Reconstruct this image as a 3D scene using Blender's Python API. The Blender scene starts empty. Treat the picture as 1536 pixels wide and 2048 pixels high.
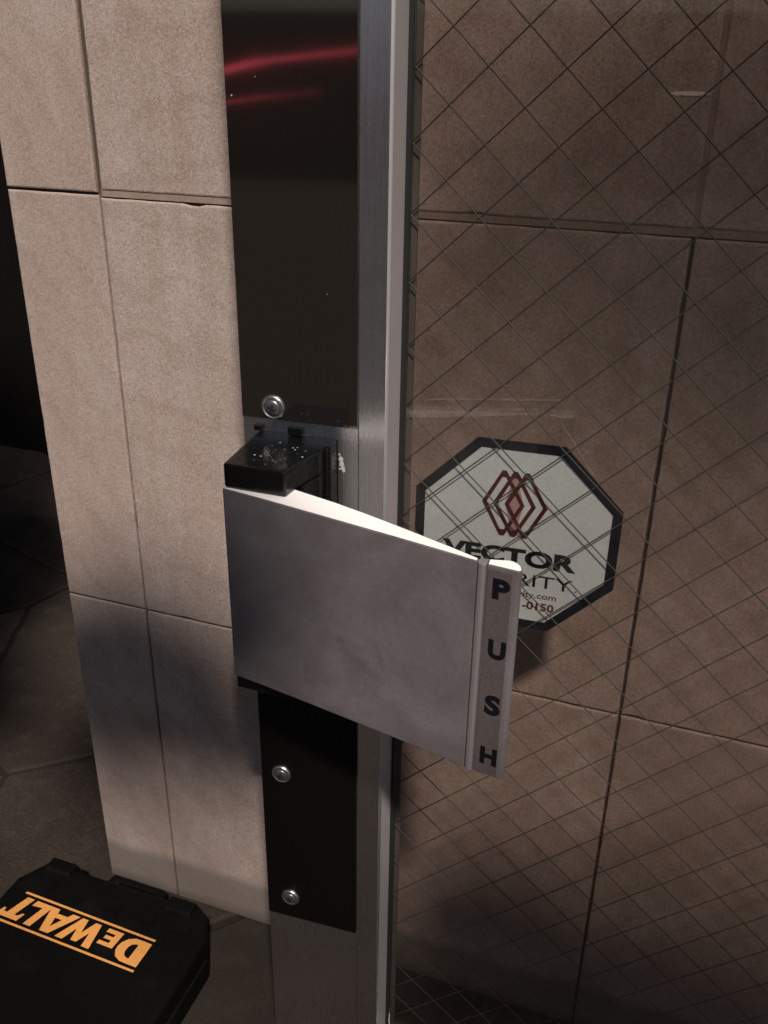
import bpy, bmesh, math, random
from mathutils import Vector, Matrix, noise
R = math.radians
random.seed(7)
S = bpy.context.scene
col = S.collection

# ------------------------------------------------------------------ camera
H = 1.0405
cam = bpy.data.cameras.new('camera'); camo = bpy.data.objects.new('camera', cam); col.objects.link(camo)
Rx = Vector((0.94023, 0.34019, 0.01518)); Ux = Vector((-0.16023, 0.40263, 0.90123)); Wx = Vector((-0.30048, 0.8498, -0.43308))
m = Matrix((Rx, Ux, -Wx)).transposed().to_4x4(); m.translation = (0, 0, H)
camo.matrix_world = m
cam.sensor_fit = 'VERTICAL'; cam.sensor_height = 32.0; cam.lens = 1854.7/2048*32.0
cam.clip_start = 0.02; cam.clip_end = 400
S.camera = camo

# ------------------------------------------------------------------ light
SUN_EL, SUN_AZ = R(52), R(29)          # azimuth: to the right of the wall's normal
w = bpy.data.worlds.new('World'); S.world = w; w.use_nodes = True
nt = w.node_tree; bg = nt.nodes['Background']
sky = nt.nodes.new('ShaderNodeTexSky'); sky.sky_type = 'NISHITA'; sky.sun_disc = False
sdir = Vector((math.sin(SUN_AZ)*math.cos(SUN_EL), -math.cos(SUN_AZ)*math.cos(SUN_EL), math.sin(SUN_EL)))   # towards the sun
sky.sun_elevation = SUN_EL; sky.sun_rotation = math.atan2(sdir.x, sdir.y)
nt.links.new(sky.outputs[0], bg.inputs[0]); bg.inputs[1].default_value = 0.034
sun = bpy.data.lights.new('sun', 'SUN'); sun.energy = 4.9; sun.angle = R(3.5); sun.color = (1.0, 0.88, 0.79)
so = bpy.data.objects.new('sun', sun); col.objects.link(so)
so.rotation_euler = sdir.to_track_quat('Z', 'Y').to_euler(); so.location = (1, -1, 4)
S.view_settings.view_transform = 'Standard'; S.view_settings.look = 'None'
S.view_settings.exposure = 0.0; S.view_settings.gamma = 1.0; S.view_settings.use_curve_mapping = False

# ------------------------------------------------------------------ helpers
def mat(name, base=(.5,.5,.5), rough=.5, metal=0., spec=.5):
    M = bpy.data.materials.new(name); M.use_nodes = True
    b = M.node_tree.nodes['Principled BSDF']
    b.inputs['Base Color'].default_value = (*base, 1); b.inputs['Roughness'].default_value = rough
    b.inputs['Metallic'].default_value = metal; b.inputs['Specular IOR Level'].default_value = spec
    return M
class N:
    """tiny node-building helper"""
    def __init__(s, M): s.t = M.node_tree; s.b = s.t.nodes.get('Principled BSDF')
    def n(s, typ, **k):
        o = s.t.nodes.new(typ)
        for a, v in k.items():
            if a == 'ins':
                for i, x in v.items(): o.inputs[i].default_value = x
            else: setattr(o, a, v)
        return o
    def l(s, a, b): s.t.links.new(a, b)
    def coord(s, which='Object', scale=(1,1,1)):
        c = s.n('ShaderNodeTexCoord'); mp = s.n('ShaderNodeMapping'); mp.inputs['Scale'].default_value = scale
        s.l(c.outputs[which], mp.inputs[0]); return mp.outputs[0]
    def pos(s, scale=(1,1,1)):
        c = s.n('ShaderNodeNewGeometry'); mp = s.n('ShaderNodeMapping'); mp.inputs['Scale'].default_value = scale
        s.l(c.outputs['Position'], mp.inputs[0]); return mp.outputs[0]
    def noise(s, v, sc, det=4, rough=.55, dist=0):
        o = s.n('ShaderNodeTexNoise'); o.inputs['Scale'].default_value = sc; o.inputs['Detail'].default_value = det
        o.inputs['Roughness'].default_value = rough; o.inputs['Distortion'].default_value = dist
        if v: s.l(v, o.inputs['Vector'])
        return o.outputs[0]
    def rng(s, v, a, b, c, d):
        o = s.n('ShaderNodeMapRange'); s.l(v, o.inputs[0])
        for i, x in enumerate((a, b, c, d)): o.inputs[i+1].default_value = x
        return o.outputs[0]
    def ramp(s, v, stops):
        o = s.n('ShaderNodeValToRGB'); e = o.color_ramp.elements
        while len(e) < len(stops): e.new(.5)
        for q, (p, c) in zip(e, stops): q.position = p; q.color = (*c, 1)
        s.l(v, o.inputs[0]); return o.outputs[0]
    def mix(s, f, a, b, mode='MIX'):
        o = s.n('ShaderNodeMix', data_type='RGBA', blend_type=mode)
        for i, x in ((0, f), (6, a), (7, b)):
            if isinstance(x, (int, float)): o.inputs[i].default_value = x
            elif isinstance(x, tuple): o.inputs[i].default_value = (*x, 1)
            else: s.l(x, o.inputs[i])
        return o.outputs[2]
    def math(s, op, a, b=0., c=0.):
        o = s.n('ShaderNodeMath', operation=op)
        for i, x in enumerate((a, b, c)):
            if isinstance(x, (int, float)): o.inputs[i].default_value = x
            else: s.l(x, o.inputs[i])
        return o.outputs[0]
    def bump(s, h, st=.3, d=.001, prev=None):
        o = s.n('ShaderNodeBump'); o.inputs['Strength'].default_value = st; o.inputs['Distance'].default_value = d
        s.l(h, o.inputs['Height'])
        if prev: s.l(prev, o.inputs['Normal'])
        return o.outputs[0]

def link(name, bm, M, parent=None, smooth=False, bevel=0, seg=2):
    if bevel:
        bmesh.ops.bevel(bm, geom=[e for e in bm.edges if len(e.link_faces) == 2 and e.calc_face_angle(0) > .35] , offset=bevel, segments=seg, affect='EDGES', profile=.6)
    me = bpy.data.meshes.new(name); bm.normal_update(); bm.to_mesh(me); bm.free()
    if smooth:
        for p in me.polygons: p.use_smooth = True
    for x in (M if isinstance(M, (list, tuple)) else [M]): me.materials.append(x)
    o = bpy.data.objects.new(name, me); col.objects.link(o)
    if parent: o.parent = parent
    return o
def empty(name, loc=(0,0,0), rz=0.):
    o = bpy.data.objects.new(name, None); o.location = loc; o.rotation_euler = (0,0,rz); o.empty_display_size = .05
    col.objects.link(o); return o
def tag(o, label=None, cat=None, group=None, kind=None):
    if label: o['label'] = label
    if cat: o['category'] = cat
    if group: o['group'] = group
    if kind: o['kind'] = kind
    return o
def box(bm, x0, x1, y0, y1, z0, z1, mi=0):
    v = [bm.verts.new((x, y, z)) for x in (x0, x1) for y in (y0, y1) for z in (z0, z1)]
    for f in ((0,1,3,2), (4,6,7,5), (0,4,5,1), (2,3,7,6), (0,2,6,4), (1,5,7,3)):
        bm.faces.new([v[i] for i in f]).material_index = mi
def BX(*a): 
    bm = bmesh.new(); box(bm, *a); return bm
def prism(pts, z0, z1, bm=None, axis='z'):
    """polygon pts (2d) extruded between z0 and z1 along axis; any orientation, normals fixed"""
    bm = bm or bmesh.new()
    f = {'z': lambda a, b, c: (a, b, c), 'y': lambda a, b, c: (a, c, b), 'x': lambda a, b, c: (c, a, b)}[axis]
    lo = [bm.verts.new(f(*p, z0)) for p in pts]; hi = [bm.verts.new(f(*p, z1)) for p in pts]
    fs = [bm.faces.new(lo[::-1]), bm.faces.new(hi)]
    n = len(pts)
    for i in range(n): fs.append(bm.faces.new((lo[i], lo[(i+1) % n], hi[(i+1) % n], hi[i])))
    bmesh.ops.recalc_face_normals(bm, faces=fs)
    return bm
def lathe(bm, prof, seg=24, c=(0,0), mi=0):
    """profile (r, y) turned about the y axis through (cx, cz); y towards the viewer is negative"""
    rings = []
    for r, y in prof:
        rings.append([bm.verts.new((c[0]+r*math.cos(2*math.pi*i/seg), y, c[1]+r*math.sin(2*math.pi*i/seg))) for i in range(seg)] if r > 1e-6 else [bm.verts.new((c[0], y, c[1]))])
    fs = []
    for a, b in zip(rings, rings[1:]):
        for i in range(seg):
            j = (i+1) % seg
            if len(b) == 1: fs.append(bm.faces.new((a[i], a[j], b[0])))
            elif len(a) == 1: fs.append(bm.faces.new((a[0], b[j], b[i])))
            else: fs.append(bm.faces.new((a[i], a[j], b[j], b[i])))
    for f in fs: f.material_index = mi; f.smooth = True
    bmesh.ops.recalc_face_normals(bm, faces=fs)
def blob(bm, x, y, z, r, n=7, flat=.35, ax='y', rnd=random):
    """small irregular low fleck lying on a face whose normal is the given axis (towards -y or +z)"""
    ring = []
    for i in range(n):
        a = 2*math.pi*i/n; q = r*rnd.uniform(.6, 1.2)
        ring.append(bm.verts.new((x+q*math.cos(a), y, z+q*math.sin(a)) if ax == 'y' else (x+q*math.cos(a), y+q*math.sin(a), z)))
    t = bm.verts.new((x, y-r*flat, z) if ax == 'y' else (x, y, z+r*flat))
    for i in range(n):
        f = bm.faces.new((ring[i], ring[(i+1) % n], t)); f.smooth = True
def text_bm(txt, size, ext=.0001, off=0., bold=False, space=1.0):
    cu = bpy.data.curves.new('t', 'FONT'); cu.body = txt; cu.size = size; cu.extrude = ext; cu.offset = off
    cu.space_character = space; cu.resolution_u = 4
    o = bpy.data.objects.new('t', cu); col.objects.link(o)
    dg = bpy.context.evaluated_depsgraph_get(); me = bpy.data.meshes.new_from_object(o.evaluated_get(dg))
    bm = bmesh.new(); bm.from_mesh(me)
    bpy.data.objects.remove(o); bpy.data.curves.remove(cu); bpy.data.meshes.remove(me)
    return bm
def fit_text(txt, x0, x1, z0, z1, y, off=0., space=1.0, ext=.0001, shear=0.):
    """lettering standing in an x-z plane at depth y, filling the given box"""
    bm = text_bm(txt, 1.0, 0.0, off, space=space)
    if ext:
        r = bmesh.ops.extrude_face_region(bm, geom=bm.faces[:])
        bmesh.ops.translate(bm, verts=[g for g in r['geom'] if isinstance(g, bmesh.types.BMVert)], vec=(0, 0, 1))
    xs = [v.co.x for v in bm.verts]; ys = [v.co.y for v in bm.verts]
    a, b, c, d = min(xs), max(xs), min(ys), max(ys)
    for v in bm.verts:
        fy = (v.co.y-c)/(d-c)
        v.co = Vector((x0+(v.co.x-a)/(b-a)*(x1-x0)+shear*fy, y-(ext if v.co.z > .5 else 0), z0+fy*(z1-z0)))
    bmesh.ops.recalc_face_normals(bm, faces=bm.faces[:])
    for f in bm.faces: f.smooth = False
    return bm

# ------------------------------------------------------------------ materials
def stone_material(name, tint=(1,1,1), dark=1.0):
    M = mat(name, rough=.85, spec=.25); n = N(M)
    P = n.pos(); oi = n.n('ShaderNodeObjectInfo')
    big = n.noise(P, 3.2, 5, .6, .6)
    streak = n.noise(n.pos((9, 9, 1.3)), 3.0, 5, .65, .3)
    mid = n.noise(P, 28, 6, .7)
    c = n.ramp(big, [(.28, (.315, .25, .21)), (.5, (.405, .332, .287)), (.72, (.475, .39, .355))])
    c = n.mix(n.rng(streak, .46, .68, 0, .6), c, (.52, .455, .42))
    c = n.mix(n.rng(n.noise(P, 1.7, 4, .6), .45, .7, 0, .35), c, (.36, .25, .20))
    c = n.mix(n.rng(mid, .35, .7, .0, .32), c, (.29, .225, .17))
    # faint curved bedding marks
    wv = n.n('ShaderNodeTexWave', wave_type='RINGS', rings_direction='SPHERICAL'); wv.inputs['Scale'].default_value = 6.5
    wv.inputs['Distortion'].default_value = 5; wv.inputs['Detail'].default_value = 4; wv.inputs['Detail Scale'].default_value = 2.2
    off = n.n('ShaderNodeVectorMath', operation='ADD'); n.l(P, off.inputs[0])
    cb = n.n('ShaderNodeCombineXYZ'); n.l(n.math('MULTIPLY', oi.outputs['Random'], 7.), cb.inputs[0]); n.l(n.math('MULTIPLY', oi.outputs['Random'], 3.), cb.inputs[2])
    n.l(cb.outputs[0], off.inputs[1]); n.l(off.outputs[0], wv.inputs[0])
    c = n.mix(n.rng(wv.outputs[1], .74, 1., 0, .22), c, (.25, .19, .145))
    # mineral speckle at two sizes
    v1 = n.noise(P, 520, 3, .8); v2 = n.noise(P, 1300, 2, .6)
    c = n.mix(n.rng(v1, .51, .66, 0, .58), c, (.16, .115, .085))
    c = n.mix(n.rng(v1, .46, .33, 0, .45), c, (.62, .54, .48))
    c = n.mix(n.rng(v2, .5, .7, 0, .5), c, (.18, .13, .10))
    # each slab a slightly different tone
    c = n.mix(n.rng(oi.outputs['Random'], 0, 1, 0, .30), c, (.33, .25, .195))
    # grime: damp tide band just above the ground with an uneven top
    sx = n.n('ShaderNodeSeparateXYZ'); n.l(P, sx.inputs[0])
    zz = n.math('ADD', sx.outputs[2], n.math('MULTIPLY', n.noise(P, 9, 4), .022))
    band = n.rng(zz, .072, .088, 1, 0)
    c = n.mix(n.math('MULTIPLY', band, .72), c, (.13, .115, .10))
    low = n.rng(zz, .008, .035, 1, 0)
    c = n.mix(n.math('MULTIPLY', low, .7), c, (.045, .036, .03))
    # mottled darkening of the lower course: some grime, mostly shade put into the colour
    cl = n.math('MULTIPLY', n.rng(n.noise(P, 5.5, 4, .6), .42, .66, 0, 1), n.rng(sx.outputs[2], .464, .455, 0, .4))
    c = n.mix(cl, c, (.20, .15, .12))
    c = n.mix(1.0, c, (.99, 1.0, 1.035), 'MULTIPLY')
    c = n.mix(1.0, c, tuple(x*dark for x in tint), 'MULTIPLY')
    n.l(c, n.b.inputs['Base Color'])
    nb = n.bump(n.noise(P, 90, 6, .7), .25, .0015); nb = n.bump(v1, .45, .0006, nb)
    n.l(nb, n.b.inputs['Normal'])
    return M
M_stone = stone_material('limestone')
M_mortar = mat('mortar', (.085, .064, .052), .95, spec=.1)
M_mortar2 = stone_material('pale_mortar', (.8, .77, .74))
def metal_material(name, base, rough, grime=.3, vert=True, scr=.12, metal=1., bump=.06):
    M = mat(name, base, rough, metal); n = N(M)
    P = n.coord('Object', (220, 220, 3.) if vert else (3, 3, 220))
    br = n.noise(P, 4, 4, .6)
    sm = n.noise(n.coord('Object'), 11, 5, .65, .8)
    n.l(n.math('ADD', n.rng(br, .3, .7, rough-scr*.5, rough+scr*.5), n.rng(sm, .35, .7, 0, grime*.3)), n.b.inputs['Roughness'])
    c = n.mix(n.rng(sm, .4, .75, 0, grime), base, tuple(x*.6 for x in base))
    sp = n.noise(n.coord('Object'), 900, 2, .6)
    c = n.mix(n.rng(sp, .55, .72, 0, .35), c, tuple(min(1, x*.45) for x in base))
    n.l(c, n.b.inputs['Base Color'])
    if bump: n.l(n.bump(br, bump, .0003), n.b.inputs['Normal'])
    return M
M_alu = metal_material('satin_aluminium', (.72, .72, .735), .24, .2, bump=.0, scr=.05)
M_nose = mat('bright_metal_nose', (.80, .79, .78), .30, .6, .8)
M_alu2 = metal_material('return_aluminium', (.31, .285, .29), .5, .2, metal=.2, bump=0)
M_bronze = metal_material('dark_polished_metal', (.135, .115, .102), .042, .05, scr=.01, bump=.0, metal=.93)
M_black_plate = mat('black_painted_plate', (.0035, .003, .0028), .4, 0, .2)
M_paddle = mat('grey_paddle_plate', (.235, .215, .225), .45, .35)
n = N(M_paddle); P = n.coord('Object')
sm = n.noise(P, 11, 4, .55, 1.5); fn = n.noise(P, 700, 2, .6)
c = n.mix(n.rng(sm, .35, .7, 0, .55), (.165, .146, .148), (.30, .279, .305))
c = n.mix(n.rng(fn, .45, .7, 0, .3), c, (.08, .07, .073))
sc_ = n.noise(n.coord('Object', (40, 40, 900)), 1.2, 3, .7, .4); c = n.mix(n.rng(sc_, .62, .72, 0, .25), c, (.36, .34, .36))
dk = n.noise(P, 30, 5, .7, .6); c = n.mix(n.rng(dk, .55, .8, 0, .5), c, (.09, .078, .08))
n.l(c, n.b.inputs['Base Color']); n.l(n.rng(sm, .3, .7, .38, .52), n.b.inputs['Roughness']); n.l(n.bump(fn, .12, .0003), n.b.inputs['Normal'])
M_cap = mat('lit_paddle_edge', (.88, .87, .86), .45, 0, .6)  # top of the grey paddle: strong light from above put into its colour
M_strip = mat('push_strip', (.14, .12, .122), .5)
n = N(M_strip); fn = n.noise(n.coord('Object'), 600, 2, .6)
n.l(n.mix(n.rng(fn, .4, .7, 0, .5), (.095, .08, .08), (.045, .038, .038)), n.b.inputs['Base Color'])
M_ridge = mat('highlit_ridge', (.30, .28, .285), .4, .5)  # paler than the plate: the ridge's highlight put into the colour
M_letter = mat('black_lettering', (.006, .006, .008), .9, spec=.05)
M_house = mat('black_cast_housing', (.004, .0042, .004), .24, 0, .4)
n = N(M_house); fn = n.noise(n.coord('Object'), 160, 4, .6); 
n.l(n.rng(fn, .35, .7, .16, .34), n.b.inputs['Roughness']); n.l(n.bump(fn, .05, .0006), n.b.inputs['Normal'])
M_smear = mat('dull_paint', (.42, .40, .38), .8)
M_fleck = mat('pale_flecks', (.6, .58, .55), .7)
M_smear = mat('dull_paint', (.42, .40, .38), .8)
M_chrome = metal_material('screw_steel', (.66, .65, .64), .32, .2, bump=0)
M_head = mat('dull_screw_head', (.20, .20, .21), .36, .85)
M_cross = mat('screw_recess', (.01, .01, .01), .6)
M_gasket = mat('black_gasket', (.01, .011, .011), .6)
M_wire = mat('glass_wire', (.050, .054, .050), .6, .2)
M_navy = mat('navy_ink', (.004, .009, .018), .6, spec=.1)
M_pale = mat('pale_vinyl', (.42, .50, .49), .55)
n = N(M_pale); fn = n.noise(n.coord('Object'), 500, 2, .6)
n.l(n.mix(n.rng(fn, .35, .7, 0, .35), (.70, .85, .90), (.50, .63, .68)), n.b.inputs['Base Color'])
M_red = mat('dark_red_ink', (.085, .010, .010), .5, spec=.2)
M_pink = mat('pink_ink', (.46, .30, .29), .55)
M_maroon = mat('maroon_ink', (.14, .03, .03), .5)
def black_plastic():
    M = mat('black_textured_plastic', (.003, .003, .003), .55, 0, .12); n = N(M)
    f = n.noise(n.coord('Object'), 700, 3, .6); s = n.noise(n.coord('Object'), 18, 5, .6, .5)
    n.l(n.mix(n.rng(s, .5, .8, 0, .5), (.0026, .0026, .0025), (.010, .009, .008)), n.b.inputs['Base Color'])
    n.l(n.bump(f, .4, .0005), n.b.inputs['Normal']); return M
M_case = black_plastic()
M_yellow = mat('orange_yellow_print', (.62, .27, .055), .6)
n = N(M_yellow); f = n.noise(n.coord('Object'), 450, 3, .7)
n.l(n.mix(n.rng(f, .4, .68, 0, .6), (.64, .30, .075), (.42, .17, .04)), n.b.inputs['Base Color'])
def floor_material(name, a, b, sc=1):
    M = mat(name, rough=.85, spec=.2); n = N(M); P = n.pos(); oi = n.n('ShaderNodeObjectInfo')
    c = n.mix(n.rng(n.noise(P, 4, 6, .65, .4), .35, .7, 0, 1), a, b)
    c = n.mix(n.rng(n.noise(P, 22, 6, .7, .3), .52, .75, 0, .6), c, tuple(min(1, x*1.8) for x in b))
    v = n.noise(P, 380, 3, .7)
    c = n.mix(n.rng(v, .5, .7, 0, .6), c, tuple(x*.35 for x in a))
    c = n.mix(n.rng(v, .46, .34, 0, .4), c, tuple(min(1, x*2.2) for x in b))
    c = n.mix(n.rng(oi.outputs['Random'], 0, 1, 0, .7), c, tuple(x*.35 for x in a))
    n.l(c, n.b.inputs['Base Color'])
    nb = n.bump(n.noise(P, 60, 7, .7), .5, .003); n.l(n.bump(v, .4, .0008, nb), n.b.inputs['Normal'])
    return M
M_flag = floor_material('dirty_flagstone', (.030, .023, .019), (.046, .036, .030))
M_grout = floor_material('dark_grout', (.026, .020, .016), (.038, .030, .025))
M_asphalt = floor_material('worn_concrete', (.030, .028, .027), (.042, .039, .037))
M_darkwall = mat('dark_render', (.004, .0035, .003), .95, spec=.1)
M_facade = mat('dark_facade', (.13, .12, .115), .8)
M_window = mat('dark_window', (.01, .01, .012), .2)
M_neon = mat('red_neon', (.3, .02, .03), .4)
N(M_neon).b.inputs['Emission Color'].default_value = (1, .13, .20, 1); N(M_neon).b.inputs['Emission Strength'].default_value = 2.2
# thin glass
M_glass = bpy.data.materials.new('wired_glass'); M_glass.use_nodes = True
n = N(M_glass); n.t.nodes.remove(n.b); out = n.t.nodes['Material Output']
tr = n.n('ShaderNodeBsdfTransparent'); tr.inputs[0].default_value = (.835, .825, .815, 1)
gl = n.n('ShaderNodeBsdfGlossy'); gl.inputs[0].default_value = (1, 1, 1, 1); gl.inputs['Roughness'].default_value = .03
df = n.n('ShaderNodeBsdfDiffuse'); df.inputs[0].default_value = (.5, .47, .44, 1)
fr = n.n('ShaderNodeFresnel'); ge = n.n('ShaderNodeNewGeometry'); n.l(n.rng(ge.outputs['Backfacing'], 0, 1, 1.45, 1/1.45), fr.inputs[0])
film = n.noise(n.coord('Object'), 3.2, 5, .6, 1.2); dustn = n.noise(n.coord('Object'), 620, 2, .7)
n.l(n.mix(n.rng(dustn, .45, .72, 0, .35), n.mix(n.rng(film, .35, .68, 0, 1), (.865, .84, .82), (.785, .75, .73)), (.66, .63, .61)), tr.inputs[0])
mx = n.n('ShaderNodeMixShader'); n.l(fr.outputs[0], mx.inputs[0]); n.l(tr.outputs[0], mx.inputs[1]); n.l(gl.outputs[0], mx.inputs[2])
mx2 = n.n('ShaderNodeMixShader'); n.l(n.rng(n.noise(n.coord('Object'), 6, 5, .65, 1.5), .38, .8, .002, .02), mx2.inputs[0])
n.l(mx.outputs[0], mx2.inputs[1]); n.l(df.outputs[0], mx2.inputs[2]); n.l(mx2.outputs[0], out.inputs[0])
M_edge = mat('glass_edge', (.14, .135, .125), .5)

# ------------------------------------------------------------------ ground
bm = bmesh.new(); box(bm, -60, 60, -60, 60, -.4, -.02)
tag(link('street', bm, M_asphalt), kind='structure')
bm = bmesh.new(); box(bm, -3.2, 2.6, -.95, 3.0, -.3, -.006)
pavement = tag(link('pavement', bm, M_grout), kind='structure')
# irregular flagstones
def clip(poly, a, b):      # keep the points nearer to a than to b
    mx_, my_ = (a[0]+b[0])/2, (a[1]+b[1])/2; nx, ny = b[0]-a[0], b[1]-a[1]
    o = []
    for i in range(len(poly)):
        p, q = poly[i], poly[(i+1) % len(poly)]
        dp = (p[0]-mx_)*nx+(p[1]-my_)*ny; dq = (q[0]-mx_)*nx+(q[1]-my_)*ny
        if dp <= 0: o.append(p)
        if dp*dq < 0:
            t = dp/(dp-dq); o.append((p[0]+(q[0]-p[0])*t, p[1]+(q[1]-p[1])*t))
    return o
rs = random.Random(21)
sites = []
for i in range(12):
    for j in range(8):
        x = -3.1+i*.5+rs.uniform(-.15, .15); y = -.75+j*.52+rs.uniform(-.16, .16)
        if -1.25 < x < .2 and .3 < y < 1.35: continue
        sites.append((x, y))
sites += [(-.40, .52), (.1, .5), (-.98, 1.12), (-1.12, .74), (-.74, .84), (-1.3, .98), (-.95, .45), (-.55, 1.25)]
def inset(poly, d):
    cx = sum(p[0] for p in poly)/len(poly); cy = sum(p[1] for p in poly)/len(poly)
    o = []
    for p in poly:
        L = math.hypot(p[0]-cx, p[1]-cy) or 1; o.append((p[0]+(cx-p[0])*d/L, p[1]+(cy-p[1])*d/L))
    return o
for a in sites:
    poly = [(-3.2, -.95), (2.6, -.95), (2.6, 3.0), (-3.2, 3.0)]
    for b in sites:
        if b is not a and math.hypot(a[0]-b[0], a[1]-b[1]) < 1.8: poly = clip(poly, a, b)
    if len(poly) < 3: continue
    # roughen outline
    pts = []
    for i in range(len(poly)):
        p, q = poly[i], poly[(i+1) % len(poly)]; L = math.hypot(q[0]-p[0], q[1]-p[1])
        if L < .02: continue
        k = max(1, int(L/.05))
        for t in range(k):
            u = t/k; pts.append((p[0]+(q[0]-p[0])*u+(rs.uniform(-.004, .004) if t else 0), p[1]+(q[1]-p[1])*u+(rs.uniform(-.004, .004) if t else 0)))
    if len(pts) < 3: continue
    o1, o2 = inset(pts, .005), inset(pts, .010)
    z = rs.uniform(-.001, .0015)
    bm = bmesh.new()
    r0 = [bm.verts.new((*p, -.02)) for p in o1]; r1 = [bm.verts.new((*p, z-.003)) for p in o1]; r2 = [bm.verts.new((*p, z)) for p in o2]
    k = len(pts)
    for ra, rb in ((r0, r1), (r1, r2)):
        for i in range(k): bm.faces.new((ra[i], ra[(i+1) % k], rb[(i+1) % k], rb[i]))
    bm.faces.new(r2); bmesh.ops.recalc_face_normals(bm, faces=bm.faces[:])
    link('paving_stone', bm, M_flag, pavement)

# ------------------------------------------------------------------ stone wall
D = .78; C = .464
wall = empty('stone_wall', (-.676, D, 0))
tag(wall, 'pale limestone clad wall standing behind the wired glass door', 'wall')
WX, WY = -.676, D
def slab(x0, x1, z0, z1, dy=0., chip=.0010, rnd=None, topchip=0.):
    """one stone slab: front face with a worn, slightly uneven outline"""
    rnd = rnd or random.Random(int((x0*31+z0*17)*1000))
    L = []
    def edge(ax, ay, bx, by, amp):
        az, bz = ay, by
        n_ = max(2, int(math.hypot(bx-ax, by-ay)/.008))
        nx, ny = by-ay, ax-bx; q = math.hypot(nx, ny); nx /= q; ny /= q
        ph = rnd.uniform(0, 50)
        for i in range(n_):
            u = i/n_
            d = amp*.35*noise.noise(Vector((ph+u*n_*.4, 0, 0)))
            c = noise.noise(Vector((ph+u*n_*.22, 9, 0)))
            if c > .38: d -= amp*(c-.38)*(4 if abs(bx-ax) > abs(bz-az) else 2)
            L.append((ax+(bx-ax)*u+nx*d, ay+(by-ay)*u+ny*d))
    edge(x0, z0, x1, z0, chip); edge(x1, z0, x1, z1, chip); edge(x1, z1, x0, z1, chip+topchip); edge(x0, z1, x0, z0, chip)
    bm = bmesh.new(); k = len(L)
    cx, cz = (x0+x1)/2, (z0+z1)/2
    def ring(ins, y):
        return [bm.verts.new((min(max(p[0], x0-.002), x1+.002)+(ins if p[0] < cx else -ins)*min(1, abs(p[0]-cx)/((x1-x0)/2))-WX, y-WY+dy, p[1]+(ins if p[1] < cz else -ins)*min(1, abs(p[1]-cz)/((z1-z0)/2)))) for p in L]
    rr = [ring(0, D+.028), ring(0, D+.0016), ring(.0006, D+.0004), ring(.0018, D)]
    for a, b in zip(rr, rr[1:]):
        for i in range(k): bm.faces.new((a[i], a[(i+1) % k], b[(i+1) % k], b[i]))
    bm.faces.new(rr[-1])
    bmesh.ops.recalc_face_normals(bm, faces=bm.faces[:])
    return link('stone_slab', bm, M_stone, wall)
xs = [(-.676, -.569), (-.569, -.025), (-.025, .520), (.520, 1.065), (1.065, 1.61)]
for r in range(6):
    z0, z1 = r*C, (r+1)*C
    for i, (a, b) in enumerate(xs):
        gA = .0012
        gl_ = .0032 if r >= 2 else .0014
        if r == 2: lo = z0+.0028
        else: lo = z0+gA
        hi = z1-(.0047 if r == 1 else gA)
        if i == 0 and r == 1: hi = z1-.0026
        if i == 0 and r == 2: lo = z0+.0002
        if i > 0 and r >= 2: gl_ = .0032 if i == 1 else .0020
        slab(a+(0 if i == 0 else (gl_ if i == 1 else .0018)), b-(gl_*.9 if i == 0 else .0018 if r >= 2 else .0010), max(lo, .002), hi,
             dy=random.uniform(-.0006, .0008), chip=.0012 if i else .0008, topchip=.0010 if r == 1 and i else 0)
bm = BX(.004, 2.26, .004, 1.2, 0, 6*C-.002); link('mortar_bed_and_shade_core', bm, M_mortar, wall)  # core made this deep, unseen, to shade the paving behind the wall end
# pale pointing left in the wide joint
bm = bmesh.new(); box(bm, .1095, 2.2, .0006, .02, 2*C-.0032, 2*C+.0030)
link('pointing', bm, M_mortar2, wall)
bm = bmesh.new(); box(bm, .6478, .6532, .0009, .02, 2*C+.0032, 6*C-.004)
link('pointing', bm, M_mortar2, wall)
bm = BX(.0, 2.27, .03, .26, 6*C-.002, 6*C+.05); link('coping', bm, M_stone, wall, bevel=.004)
# marks on the stone
bm = bmesh.new(); rr_ = random.Random(5)
for x, z, r_ in ((-.4575, .0425, .0016), (-.4525, .0365, .0022), (-.459, .046, .0010), (-.4535, .040, .0009), (-.425, -.585, .0009), (-.41, -.86, .0012), (-.66, -.30, .0009), (-.475, -.345, .0008)):
    blob(bm, x-WX, -.0002, z+H, r_, flat=.05, rnd=rr_)
tag(link('pits', bm, M_mortar, wall), kind='stuff')
M_streak = mat('pale_streak_tone', (.50, .44, .40), .9); M_streak2 = mat('bright_streak_tone', (.78, .74, .70), .8)
def pale_line(pts, wd, M, name='pale_streak'):  # thin pale line of uneven width, just proud of the stone
    bm = bmesh.new(); a = []
    for i, (x, z) in enumerate(pts):
        p = Vector((x, z)); q = Vector(pts[min(i+1, len(pts)-1)])-Vector(pts[max(i-1, 0)]); q = Vector((-q.y, q.x)).normalized()*wd*(rr_.uniform(.5, 1.1) if 0 < i < len(pts)-1 else .25)
        a.append((bm.verts.new((x+q.x-WX, -.0009, z+q.y+H)), bm.verts.new((x-q.x-WX, -.0009, z-q.y+H))))
    for u, v in zip(a, a[1:]): bm.faces.new((u[0], u[1], v[1], v[0]))
    bmesh.ops.recalc_face_normals(bm, faces=bm.faces[:])
    for f in bm.faces:
        if f.normal.y > 0: f.normal_flip()
    link(name, bm, M, wall)
def line(x0, z0, x1, z1, n_, j=.0004): return [(x0+(x1-x0)*i/n_+rr_.uniform(-j, j), z0+(z1-z0)*i/n_+rr_.uniform(-j, j)) for i in range(n_+1)]
pale_line(line(-.2376, -.2755, -.1102, -.2597, 26), .0011, M_streak)
pale_line(line(-.1127, -.2785, -.0766, -.328, 12), .0009, M_streak)
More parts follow.
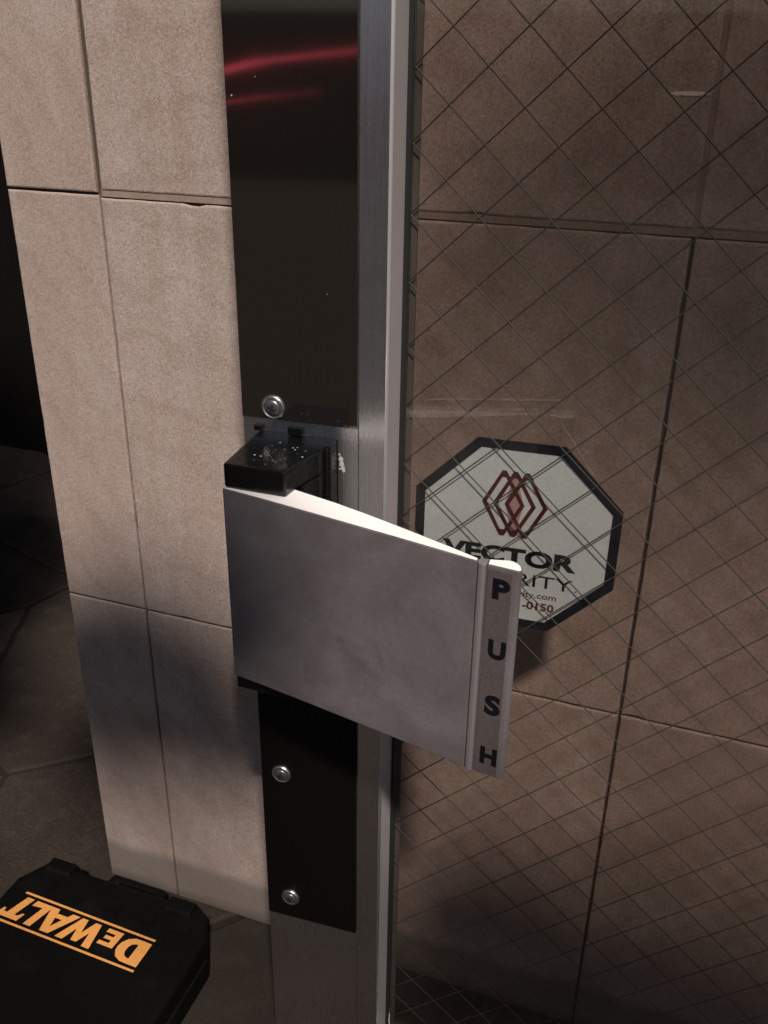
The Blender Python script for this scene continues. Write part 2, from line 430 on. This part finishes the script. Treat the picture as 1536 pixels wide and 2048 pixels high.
pale_line(line(-.056, -.0150, -.0280, -.0143, 8, .0003), .0016, M_streak2)

# ------------------------------------------------------------------ glass door
DD = .64; dl = math.atan2(0.0572, .99836)
nvec = Vector((-0.0572, 0.99836, 0))
door = empty('glass_door', (nvec.x*DD, nvec.y*DD, 0), dl)
tag(door, 'metal framed wired glass door with black lock, grey push paddle and dark cover plates', 'door')
TOP = 2.16; BOT = .012
link('lock_stile', BX(-.3040, -.2078, 0, .045, BOT, TOP), M_alu, door, bevel=.0006)
# narrow profile beside the lock stile, with its bright nose and the return that holds the glass
pr = [(-.2076, .0004), (-.2068, -.0004), (-.1864, -.0004), (-.1857, -.0003), (-.1850, .0001), (-.1845, .0007), (-.1842, .0014), (-.1800, .0185), (-.1800, .0300), (-.1776, .0310), (-.1776, .043), (-.2076, .043)]
gc = link('glazing_channel', prism(pr, BOT, TOP), [M_alu, M_alu2, M_nose], door)
for f in gc.data.polygons:
    if f.normal.x > .8 and -.184 < f.center.x < -.18: f.material_index = 1
    elif abs(f.normal.z) < .5 and f.center.y < .0013 and -.1865 < f.center.x < -.184: f.material_index = 2; f.use_smooth = True
link('glazing_gasket', BX(-.1799, -.1768, .0186, .0223, .04, 2.10), M_gasket, door)
link('bottom_rail', BX(-.177, .60, .004, .043, BOT, .042), M_alu, door, bevel=.001)
link('top_rail', BX(-.177, .60, .004, .043, 2.09, TOP), M_alu, door, bevel=.001)
link('hinge_stile', BX(.60, .70, 0, .045, BOT, TOP), M_alu, door, bevel=.0012)
link('floor_pivot', BX(.63, .68, .01, .035, 0, .013), M_black_plate, door)
GY0, GY1 = .0225, .0285
pane = link('glass_pane', BX(-.1790, .60, GY0, GY1, .0425, 2.0895), M_glass, door)
link('pane_edge', BX(-.1774, -.1728, GY1+.0003, GY1+.003, .043, 2.089), M_edge, door)
# the wires: two families of thin rods between the faces
bm = bmesh.new(); rw = random.Random(3)
tanw = math.tan(R(43.3)); pitch = .0479; RW = .00054; YM = (GY0+GY1)/2
def rod(bm, pts, r):
    prev = None
    for i, p in enumerate(pts):
        d = (Vector(pts[min(i+1, len(pts)-1)])-Vector(pts[max(i-1, 0)])).normalized()
        s1 = Vector((0, 1, 0)); s2 = d.cross(s1).normalized()
        ring = [bm.verts.new(Vector(p)+(s1*math.cos(k*math.pi/2)+s2*math.sin(k*math.pi/2))*r) for k in range(4)]
        if prev:
            for k in range(4): bm.faces.new((prev[k], prev[(k+1) % 4], ring[(k+1) % 4], ring[k]))
        prev = ring
for fam, ph in ((1, .0178), (-1, .0325)):
    for k in range(-46, 46):
        zi = ph+k*pitch+H+rw.uniform(-.0008, .0008)
        pts = []
        x = -.177
        n_ = 34
        wob = rw.uniform(0, 40)
        for i in range(n_+1):
            x = -.177+i/n_*(.777)
            z = zi+fam*tanw*(x+.16)
            z += .0010*noise.noise(Vector((wob+x*9, 0, 0)))
            if .045 < z < 2.088: pts.append((x, YM+.0004*fam, z))
        if len(pts) > 1: rod(bm, pts, RW)
bmesh.ops.recalc_face_normals(bm, faces=bm.faces[:])
tag(link('wire_mesh', bm, M_wire, pane), kind='stuff')

# cover plates and their screws
def screw(parent, x, z, y, rot, r=.0098):
    bm = bmesh.new()
    lathe(bm, [(r, 0), (r*.99, -.0010), (r*.93, -.0021), (r*.85, -.0026), (r*.76, -.0022), (r*.68, -.0010), (r*.66, -.0010), (r*.66, -.0012)], 32)
    lathe(bm, [(r*.655, -.0010), (r*.655, -.0026), (r*.60, -.0034), (r*.46, -.0040), (r*.25, -.0043), (0, -.0044)], 32, mi=2)
    box(bm, -r*.34, r*.34, -.0047, -.0030, -r*.085, r*.085, 1); box(bm, -r*.085, r*.085, -.00475, -.0030, -r*.34, r*.34, 1)
    for v in bm.verts: pass
    o = link('screw', bm, [M_chrome, M_cross, M_head], parent); o.location = (x, y, z); o.rotation_euler = (0, rot, 0)
    return o
up = link('cover_plate', BX(-.3036, -.2082, -.0022, -.0002, -.2520+H, TOP-.002), M_bronze, door, bevel=.0006)
up['label'] = 'tall dark polished cover plate above the lock'
lowp = link('cover_plate', BX(-.3036, -.2082, -.0022, -.0002, -.8025+H, -.478+H), M_black_plate, door, bevel=.0006)
lowp['label'] = 'matt black cover plate below the lock'
bm = bmesh.new()
for x, z, q_ in ((-.2990, -.0195, .0007), (-.2810, -.0075, .0005), (-.231, -.15, .0004)):
    blob(bm, x, -.0023, z+H, q_, 6, .15, rnd=rw)
tag(link('dust_flecks', bm, M_smear, up), kind='stuff')
screw(up, -.2768, -.2417+H, -.0022, .35, .0100)
screw(lowp, -.2828, -.6118+H, -.0022, .2); screw(lowp, -.2785, -.7738+H, -.0022, 1.0); screw(lowp, -.2805, -.505+H, -.0022, .6)

# lock housing
ZT, ZB = -.2826+H, -.4496+H
bm = bmesh.new()
prism([(-.2900, -.0002), (-.2256, -.0002), (-.2248, -.0005), (-.2248, -.016), (-.2262, -.018), (-.2900, -.018)], ZB-.006, -.2632+H, bm)
hs = link('lock_housing', bm, M_house, door, bevel=.0012)
hs['label'] = 'black cast housing that carries the paddle'
arm = [(-.2902, -.0125), (-.2880, -.0715), (-.2868, -.0728), (-.2398, -.0752), (-.2384, -.0742), (-.2368, -.0590), (-.2292, -.0300), (-.2284, -.0125)]
bm = prism(arm, ZT+.0004, -.2630+H); link('housing_arm', bm, M_house, hs, bevel=.0018, seg=3)
armb = [(x, y) for x, y in arm]
bm = prism(armb, ZB-.0130, ZB-.0004); link('housing_arm', bm, M_house, hs, bevel=.0018, seg=3)
bm = prism([(-.2895, -.0125), (-.2284, -.0125), (-.2294, -.0300), (-.2345, -.0500), (-.2890, -.0500)], ZB+.0002, ZT); link('housing_body', bm, M_house, hs, bevel=.0015)
bm = bmesh.new(); box(bm, -.2935, -.2870, -.004, -.0002, -.2622+H, -.2582+H); box(bm, -.2640, -.2520, -.006, -.0002, -.2618+H, -.2560+H)
link('latch_stub', bm, M_house, hs, bevel=.0006)
bm = bmesh.new(); rf = random.Random(11)
for i in range(26):
    x = rf.gauss(-.258, .012); y = -rf.gauss(.045, .014)
    if -.287 < x < -.236 and -.070 < y < -.014: blob(bm, x, y, -.2630+H, rf.choice((.0003, .0004, .0006, .0009)), 6, .3, 'z', rf)
tag(link('dust_flecks', bm, M_fleck, hs), kind='stuff')
bm = bmesh.new()
for bx_, bz_, br_ in ((-.2222, -.2795, .0022), (-.2214, -.2835, .0026), (-.2205, -.2870, .0024), (-.2196, -.2895, .0015), (-.2230, -.2755, .0010), (-.2232, -.2880, .0007)):
    blob(bm, bx_, -.0001, bz_+H, br_, 11, .08, rnd=rf)
link('paint_smear', bm, M_smear, door)

# push paddle: hollow wedge seen from above, plus the end strip with its lettering
def nrm2(p): return (p[0], -p[1])
front = [(-.2890, .0742), (-.2600, .0808), (-.2300, .0882), (-.1955, .0970), (-.1452, .1098), (-.1138, .1182), (-.0868, .1256)]
back = [(-.0868, .1210), (-.1100, .1100), (-.1495, .0922), (-.1750, .0812), (-.2015, .0708), (-.2370, .0588), (-.2600, .0592), (-.2870, .0690)]
bm = prism([nrm2(p) for p in front+back], ZB, ZT)
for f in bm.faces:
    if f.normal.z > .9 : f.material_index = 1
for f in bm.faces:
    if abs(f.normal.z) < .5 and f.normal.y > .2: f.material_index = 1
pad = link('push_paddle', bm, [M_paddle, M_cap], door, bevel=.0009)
pad['label'] = 'grey push paddle plate angled out from the lock, its top edge coloured bright as if lit'
# ridge between plate and strip, and the end block
rid = [(-.0866, .1258), (-.0856, .1276), (-.0832, .1284), (-.0812, .1279), (-.0806, .1262), (-.0806, .1190), (-.0866, .1212)]
link('paddle_ridge', prism([nrm2(p) for p in rid], ZB+.0002, ZT-.0003), [M_ridge], pad, bevel=.0005)
endb = [(-.0804, .1272), (-.0610, .1305), (-.0588, .1303), (-.0574, .1282), (-.0592, .1225), (-.0625, .1190), (-.0670, .1170), (-.0767, .1190), (-.0804, .1195)]
bm = prism([nrm2(p) for p in endb], ZB-.0002, ZT-.0002)
for f in bm.faces:
    if f.normal.z > .9: f.material_index = 1
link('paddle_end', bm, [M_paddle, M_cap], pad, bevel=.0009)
# strip frame coordinates
A = Vector((-.0804, -.1272)); Bv = Vector((-.0610, -.1305)); u = (Bv-A); LS = u.length; u.normalize(); nn = Vector((u.y, -u.x))
if nn.y > 0: nn = -nn
def strip_map(bm, lift):
    for v in bm.verts:
        a, d, z = v.co.x, -v.co.y, v.co.z
        q = A+u*a+nn*(lift+d); v.co = Vector((q.x, q.y, z))
    return bm
bm = BX(.0012, LS-.0022, -.0006, .0, ZB+.0006, ZT-.0028); link('letter_strip', strip_map(bm, .0000), M_strip, pad)
for ch, za, zb_, xa, xb in (('P', -.3052, -.2915, .0035, .0135), ('U', -.3508, -.3372, .0035, .0140), ('S', -.3962, -.3812, .0040, .0135), ('H', -.4390, -.4255, .0035, .0140)):
    bm = fit_text(ch, xa+.0014, xb+.0032, za-.0008+H, zb_+.0006+H, 0, off=.05, ext=.00008)
    o = link('letter', strip_map(bm, .0007), M_letter, pad)

# ------------------------------------------------------------------ sticker on the back of the glass
st = empty('security_sticker', (nvec.x*DD, nvec.y*DD, 0), dl)
tag(st, 'pale octagonal security company sticker with navy border behind the wired glass', 'sticker')
cx, cz = -.0850, -.3415+H
def octo(r): return [(cx+r*math.cos(R(22.5+45*i))/math.cos(R(22.5)), cz+r*math.sin(R(22.5+45*i))/math.cos(R(22.5))) for i in range(8)]
SY = GY1+.0016
bm = bmesh.new(); o1, o2 = octo(.0826), octo(.0748)
va = [[bm.verts.new((x, yy, z)) for x, z in oc] for oc, yy in ((o1, SY), (o2, SY), (o1, SY+.0004), (o2, SY+.0004))]
for i in range(8):
    j = (i+1) % 8
    bm.faces.new((va[0][i], va[0][j], va[1][j], va[1][i])); bm.faces.new((va[2][i], va[2][j], va[3][j], va[3][i])); bm.faces.new((va[0][i], va[0][j], va[2][j], va[2][i]))
bmesh.ops.recalc_face_normals(bm, faces=bm.faces[:])
link('border', bm, M_navy, st)
link('panel', prism(octo(.0752), SY+.0003, SY+.0007, axis='y'), M_pale, st)
EY = SY+.0001
def ring_poly(bm, outer, inner, y):
    a = [bm.verts.new((x, y, z)) for x, z in outer]; b = [bm.verts.new((x, y, z)) for x, z in inner]
    for i in range(len(a)):
        j = (i+1) % len(a); f = bm.faces.new((a[i], a[j], b[j], b[i]))
# three interlocked long rhombuses
ecz = -.3127+H; bm = bmesh.new(); bp = bmesh.new()
for k, ex in enumerate((-.0958, -.0868, -.0775)):
    hw, hh = .0172, .0285
    def lens(a, b, cut=.0024): return [(ex-a, ecz+0), (ex-cut, ecz+b), (ex+cut*.4, ecz+b), (ex+a, ecz), (ex+cut, ecz-b), (ex-cut*.6, ecz-b)]
    ring_poly(bm, lens(hw, hh), lens(hw-.0038, hh-.0058, .0020), EY-.00004*k)
    if k == 1:
        vs = [bp.verts.new((x, EY+.00006+.00002*k, z)) for x, z in lens(.0075, hh-.006)]; bp.faces.new(vs)
for b_ in (bm, bp):
    bmesh.ops.recalc_face_normals(b_, faces=b_.faces[:])
    for f in b_.faces:
        if f.normal.y > 0: f.normal_flip()
link('emblem', bm, M_red, st); link('emblem_fill', bp, mat('pale_pink_ink', (.46, .33, .33), .55), st)
for txt, x0, x1, z0, z1, M, off, sp in (('VECTOR', -.1435, -.0331, -.3665, -.3510, M_navy, .045, 1.0), ('SECURITY', -.1370, -.0345, -.3842, -.3730, M_navy, .0, 1.0),
        ('vectorsecurity.com', -.1200, -.0462, -.3962, -.3895, M_maroon, .012, 1.0), ('-0150', -.0735, -.0474, -.4060, -.3985, M_maroon, .03, 1.0)):
    link('lettering', fit_text(txt, x0, x1, z0+H, z1+H, EY+.00012, off=off, space=sp, ext=.00008), M, st)
bm = fit_text('®', -.0325, -.0303, -.3842+H, -.3820+H, EY+.0001, ext=.00005); link('lettering', bm, M_navy, st)

# ------------------------------------------------------------------ tool case on the pavement
CZ = .07
case = empty('tool_case', (-.603, .58, 0))
tag(case, 'black plastic power tool case with orange lettering lying on the paving by the wall', 'tool case')
ox, oy = -.603, .58
def cpoly(x0, x1, y0, y1, c): return [(x0+c, y0), (x1-c, y0), (x1, y0+c), (x1, y1-c*1.6), (x1-c*.9, y1), (x0+c*.9, y1), (x0, y1-c*1.6), (x0, y0+c)]
outl = cpoly(-.142, .140, -.165, .140, .024)
M_c = M_case
bm = prism(outl, .003, .036); link('base', bm, M_c, case, bevel=.006, seg=3)
bm = prism([(x*1.0, y) for x, y in outl], .0375, CZ); lid = link('lid', bm, M_c, case, bevel=.007, seg=3)
bm = prism([(x*.985, y*.985) for x, y in outl], .033, .041); link('seam', bm, M_gasket, case)
bm = bmesh.new()
for x0_, x1_ in ((-.110, .108),): box(bm, x0_, x1_, -.115, -.02, CZ-.002, CZ+.0012)
link('lid_panel', bm, M_c, lid, bevel=.001)
bm = bmesh.new()
for k in range(5): box(bm, -.12+k*.05, -.085+k*.05, .098, .112, CZ-.002, CZ+.0015)
link('lid_rib', bm, M_c, lid, bevel=.001)
for lx in (-.098, .084):
    bm = prism([(.128, .012), (.147, .012), (.149, .030), (.149, .062), (.144, .0735), (.126, .0742), (.122, .066)], lx-.019, lx+.019, axis='x')
    link('latch', bm, M_c, case, bevel=.003)
bm = prism([(-.045, .138), (-.040, .168), (.040, .168), (.045, .138), (.033, .138), (.029, .157), (-.029, .157), (-.033, .138)], .025, .048); link('handle', bm, M_c, case, bevel=.004)
for fx in (-.12, .12):
    for fy in (-.12, .10): link('foot', BX(fx-.012, fx+.012, fy-.012, fy+.012, 0, .0045), M_gasket, case)
# printed word, upside down as seen from here: each glyph a set of outlines in (0..w, 0..1), joined with rules above and below
K = 1.0415; P0 = Vector((-.500, .633))*K; P1 = Vector((-.6870, .6385))*K; Q0 = Vector((-.501, .5865))*K; Q1 = Vector((-.7045, .5915))*K   # baseline rule start/end, top rule start/end
def lmap(a, b):      # a 0..1 along reading direction (towards -x), b 0..1 from base rule to top rule
    p = P0.lerp(P1, a); q_ = Q0.lerp(Q1, a); r = p.lerp(q_, b); return (r.x-ox, r.y-oy)
ZL = CZ+.0014
lb = bmesh.new()
def glyph(polys, holes=None):
    for pl_ in polys:
        vs = [bm_l.verts.new((*lmap(a, b), ZL)) for a, b in pl_]
        bm_l.faces.new(vs)
bm_l = bmesh.new()
def seg(pts): glyph([pts])
def frame(a0, a1, shape): return [(a0+(a1-a0)*x, .145+.71*y) for x, y in shape]
# rules
seg([(-.004, -.0), (1.0, -.0), (1.0, .062), (-.004, .062)]); seg([(-.004, .938), (1.0, .938), (1.0, 1.0), (-.004, 1.0)])
# D as quads round a bowl
a0, a1 = 0.0, .185
def q(*s, a0=0, a1=1): seg(frame(a0, a1, s))
q((0, 0), (.40, 0), (.40, 1), (0, 1), a0=a0, a1=a1)
outer = [(.40, 0), (.62, .01), (.84, .12), (.97, .32), (1, .5), (.97, .68), (.84, .88), (.62, .99), (.40, 1)]
inner = [(.40, .20), (.50, .21), (.60, .27), (.66, .38), (.67, .5), (.66, .62), (.60, .73), (.50, .79), (.40, .80)]
for i in range(8): q(outer[i], outer[i+1], inner[i+1], inner[i], a0=a0, a1=a1)
# small E
a0, a1 = .205, .315; h = .68
q((0, 0), (.38, 0), (.38, h), (0, h), a0=a0, a1=a1)
for y0_, y1_, xe in ((0, .16, 1), (.27, .41, .88), (h-.15, h, 1)): q((.38, y0_), (xe, y0_), (xe, y1_), (.38, y1_), a0=a0, a1=a1)
# W
a0, a1 = .325, .565
q((0, 1), (.20, 0), (.38, 0), (.22, 1), a0=a0, a1=a1); q((.20, 0), (.38, 0), (.58, .92), (.42, .92), a0=a0, a1=a1)
q((.42, .92), (.58, .92), (.80, 0), (.62, 0), a0=a0, a1=a1); q((.62, 0), (.80, 0), (1, 1), (.78, 1), a0=a0, a1=a1)
# A
a0, a1 = .535, .755
q((0, 0), (.26, 0), (.58, 1), (.36, 1), a0=a0, a1=a1); q((.42, 1), (.64, 1), (1, 0), (.72, 0), a0=a0, a1=a1); q((.28, .18), (.76, .18), (.70, .36), (.34, .36), a0=a0, a1=a1)
# L
a0, a1 = .745, .865
q((0, 0), (.42, 0), (.42, 1), (0, 1), a0=a0, a1=a1); q((.42, 0), (1.05, 0), (1.05, .24), (.42, .20), a0=a0, a1=a1)
# T
a0, a1 = .845, 1.0
q((.33, 0), (.68, 0), (.68, .80), (.33, .80), a0=a0, a1=a1); q((0, .80), (1, .80), (1, 1), (0, 1), a0=a0, a1=a1); q((0, .66), (.1, .66), (.18, .8), (0, .8), a0=a0, a1=a1); q((.9, .66), (1, .66), (1, .8), (.82, .8), a0=a0, a1=a1)
bmesh.ops.recalc_face_normals(bm_l, faces=bm_l.faces[:])
for f in bm_l.faces:
    if f.normal.z < 0: f.normal_flip()
# overlapping strokes: step each face up by a hair so none lie in one plane
for i, f in enumerate(bm_l.faces):
    for v in f.verts: v.co.z += .00001*i
link('lettering', bm_l, M_yellow, lid)

# ------------------------------------------------------------------ dark surroundings
dw = tag(link('back_wall', BX(-9, 3, 2.05, 2.35, -.02, 4), M_darkwall), 'unlit dark rendered wall far behind the limestone wall', 'wall')
fa = empty('boundary_wall', (0, -9.3, 0)); tag(fa, 'low rendered wall across the street, seen only mirrored in the door metal', 'wall')
link('wall', BX(-14, 14, -.3, 0, -.02, 1.50), M_facade, fa); link('coping', BX(-14.02, 14.02, -.34, .04, 1.501, 1.56), M_facade, fa, bevel=.01)
NT = [([(-4.75, -9.1, .90, .030), (-4.35, -9.1, .965, .034), (-4.0, -9.1, 1.045, .036), (-3.75, -9.1, 1.085, .022), (-3.3, -9.1, 1.135, .020), (-2.8, -9.1, 1.185, .018), (-2.3, -9.1, 1.22, .016)], 0),
      ([(-4.75, -9.1, .605, .008), (-4.34, -9.1, .655, .010), (-3.9, -9.1, .715, .009), (-3.45, -9.1, .765, .004), (-3.2, -9.1, .79, .003)], 1)]
for pts, i in NT:
    bm = bmesh.new(); prev = None
    for k_, (x, y, z, r) in enumerate(pts):
        ring = [bm.verts.new((x-pts[0][0], r*math.cos(q_*math.pi/4), z-pts[0][2]+r*math.sin(q_*math.pi/4))) for q_ in range(8)]
        if prev:
            for q_ in range(8): bm.faces.new((prev[q_], prev[(q_+1) % 8], ring[(q_+1) % 8], ring[q_]))
        else: bm.faces.new(ring)
        prev = ring
    bm.faces.new(prev); bmesh.ops.recalc_face_normals(bm, faces=bm.faces[:])
    o = link('neon_tube', bm, M_neon); o.location = (pts[0][0], -9.1, pts[0][2])
    tag(o, ['thick red neon tube, the upper of two, mirrored in the dark cover plate', 'thin red neon tube, the lower of two, mirrored in the dark cover plate'][i], 'neon light')

# made-up tree, out of view: leaf clumps added to cast chosen shade patches
tree = empty('added_shade_tree', (1.9, -1.75, 0)); tag(tree, 'added unseen tree whose leaf clumps shade chosen spots of wall and paving', 'tree')
rt = random.Random(17)
def limb(bm, a, b, r0, r1, n_=7, wob=.04):
    a, b = Vector(a), Vector(b); prev = None
    for i in range(n_+1):
        u_ = i/n_; p = a.lerp(b, u_)+Vector((noise.noise(Vector((a.x*9+u_*3, 1, 0)))*wob, noise.noise(Vector((a.y*9+u_*3, 5, 0)))*wob, 0))*(math.sin(math.pi*u_)+.0)
        d = (b-a).normalized(); s1 = d.orthogonal().normalized(); s2 = d.cross(s1); rr2 = r0+(r1-r0)*u_
        ring = [bm.verts.new(p+(s1*math.cos(k*math.pi/4)+s2*math.sin(k*math.pi/4))*rr2) for k in range(8)]
        if prev:
            for k in range(8): bm.faces.new((prev[k], prev[(k+1) % 8], ring[(k+1) % 8], ring[k])).smooth = True
        prev = ring
M_bark = mat('bark', (.05, .035, .025), .9); M_leaf = mat('leaf', (.03, .055, .018), .6)
bm = bmesh.new(); limb(bm, (0, 0, -.03), (-.1, .1, 2.1), .07, .05)
clumps = []     # (point on the stone wall or ground that the clump shades, distance along the light, half width, half height, leaves)
for X_, Y_, Z_, k, rx, rz, nl in ((-.605, .78, .345, 2.0, .165, .105, 2600), (-.455, .78, .30, 2.0, .055, .06, 420), (.20, .78, .02, 2.7, .46, .17, 2000), (-.12, .78, .13, 2.3, .13, .08, 600), (.02, .78, .93, 2.6, .28, .15, 420),
                                  (-1.34, .95, 0, 2.4, .32, .34, 3200), (-2.0, 1.7, 0, 2.8, .5, .55, 5000), (-1.5, 1.4, 0, 2.6, .28, .35, 2600), (.9, .78, .7, 2.7, .4, .6, 900), (1.3, .78, 1.9, 2.5, .6, .4, 600)):
    c_ = Vector((X_, Y_, Z_))+sdir*k-Vector((1.9, -1.75, 0)); clumps.append((c_, rx, rz, nl))
    limb(bm, (-.1, .1, 2.05), c_, .022, .006, 6, .12)
bmesh.ops.recalc_face_normals(bm, faces=bm.faces[:])
link('added_tree_trunk', bm, M_bark, tree)
bm = bmesh.new()
ex = Vector((1, 0, 0)); ez = sdir.cross(ex).normalized(); ex = ez.cross(sdir).normalized()
for c_, rx, rz, nl in clumps:
    for i in range(nl):
        while True:
            a, b, c3 = rt.uniform(-1, 1), rt.uniform(-1, 1), rt.uniform(-1, 1)
            if a*a+b*b+c3*c3 < 1: break
        p = c_+ex*a*rx+ez*b*rz*.85+sdir*c3*.22
        d = Vector((rt.gauss(0, 1), rt.gauss(0, 1), rt.gauss(0, 1))).normalized(); e = d.orthogonal().normalized(); L_ = rt.uniform(.014, .026)
        e = Matrix.Rotation(rt.uniform(0, 6.28), 3, d) @ e; g = d.cross(e)
        bm.faces.new([bm.verts.new(p+e*L_*x+g*L_*.55*y) for x, y in ((-1, 0), (-.3, .8), (.5, .7), (1.2, 0), (.5, -.7), (-.3, -.8))])
cr = link('added_shade_crown', bm, M_leaf, tree)
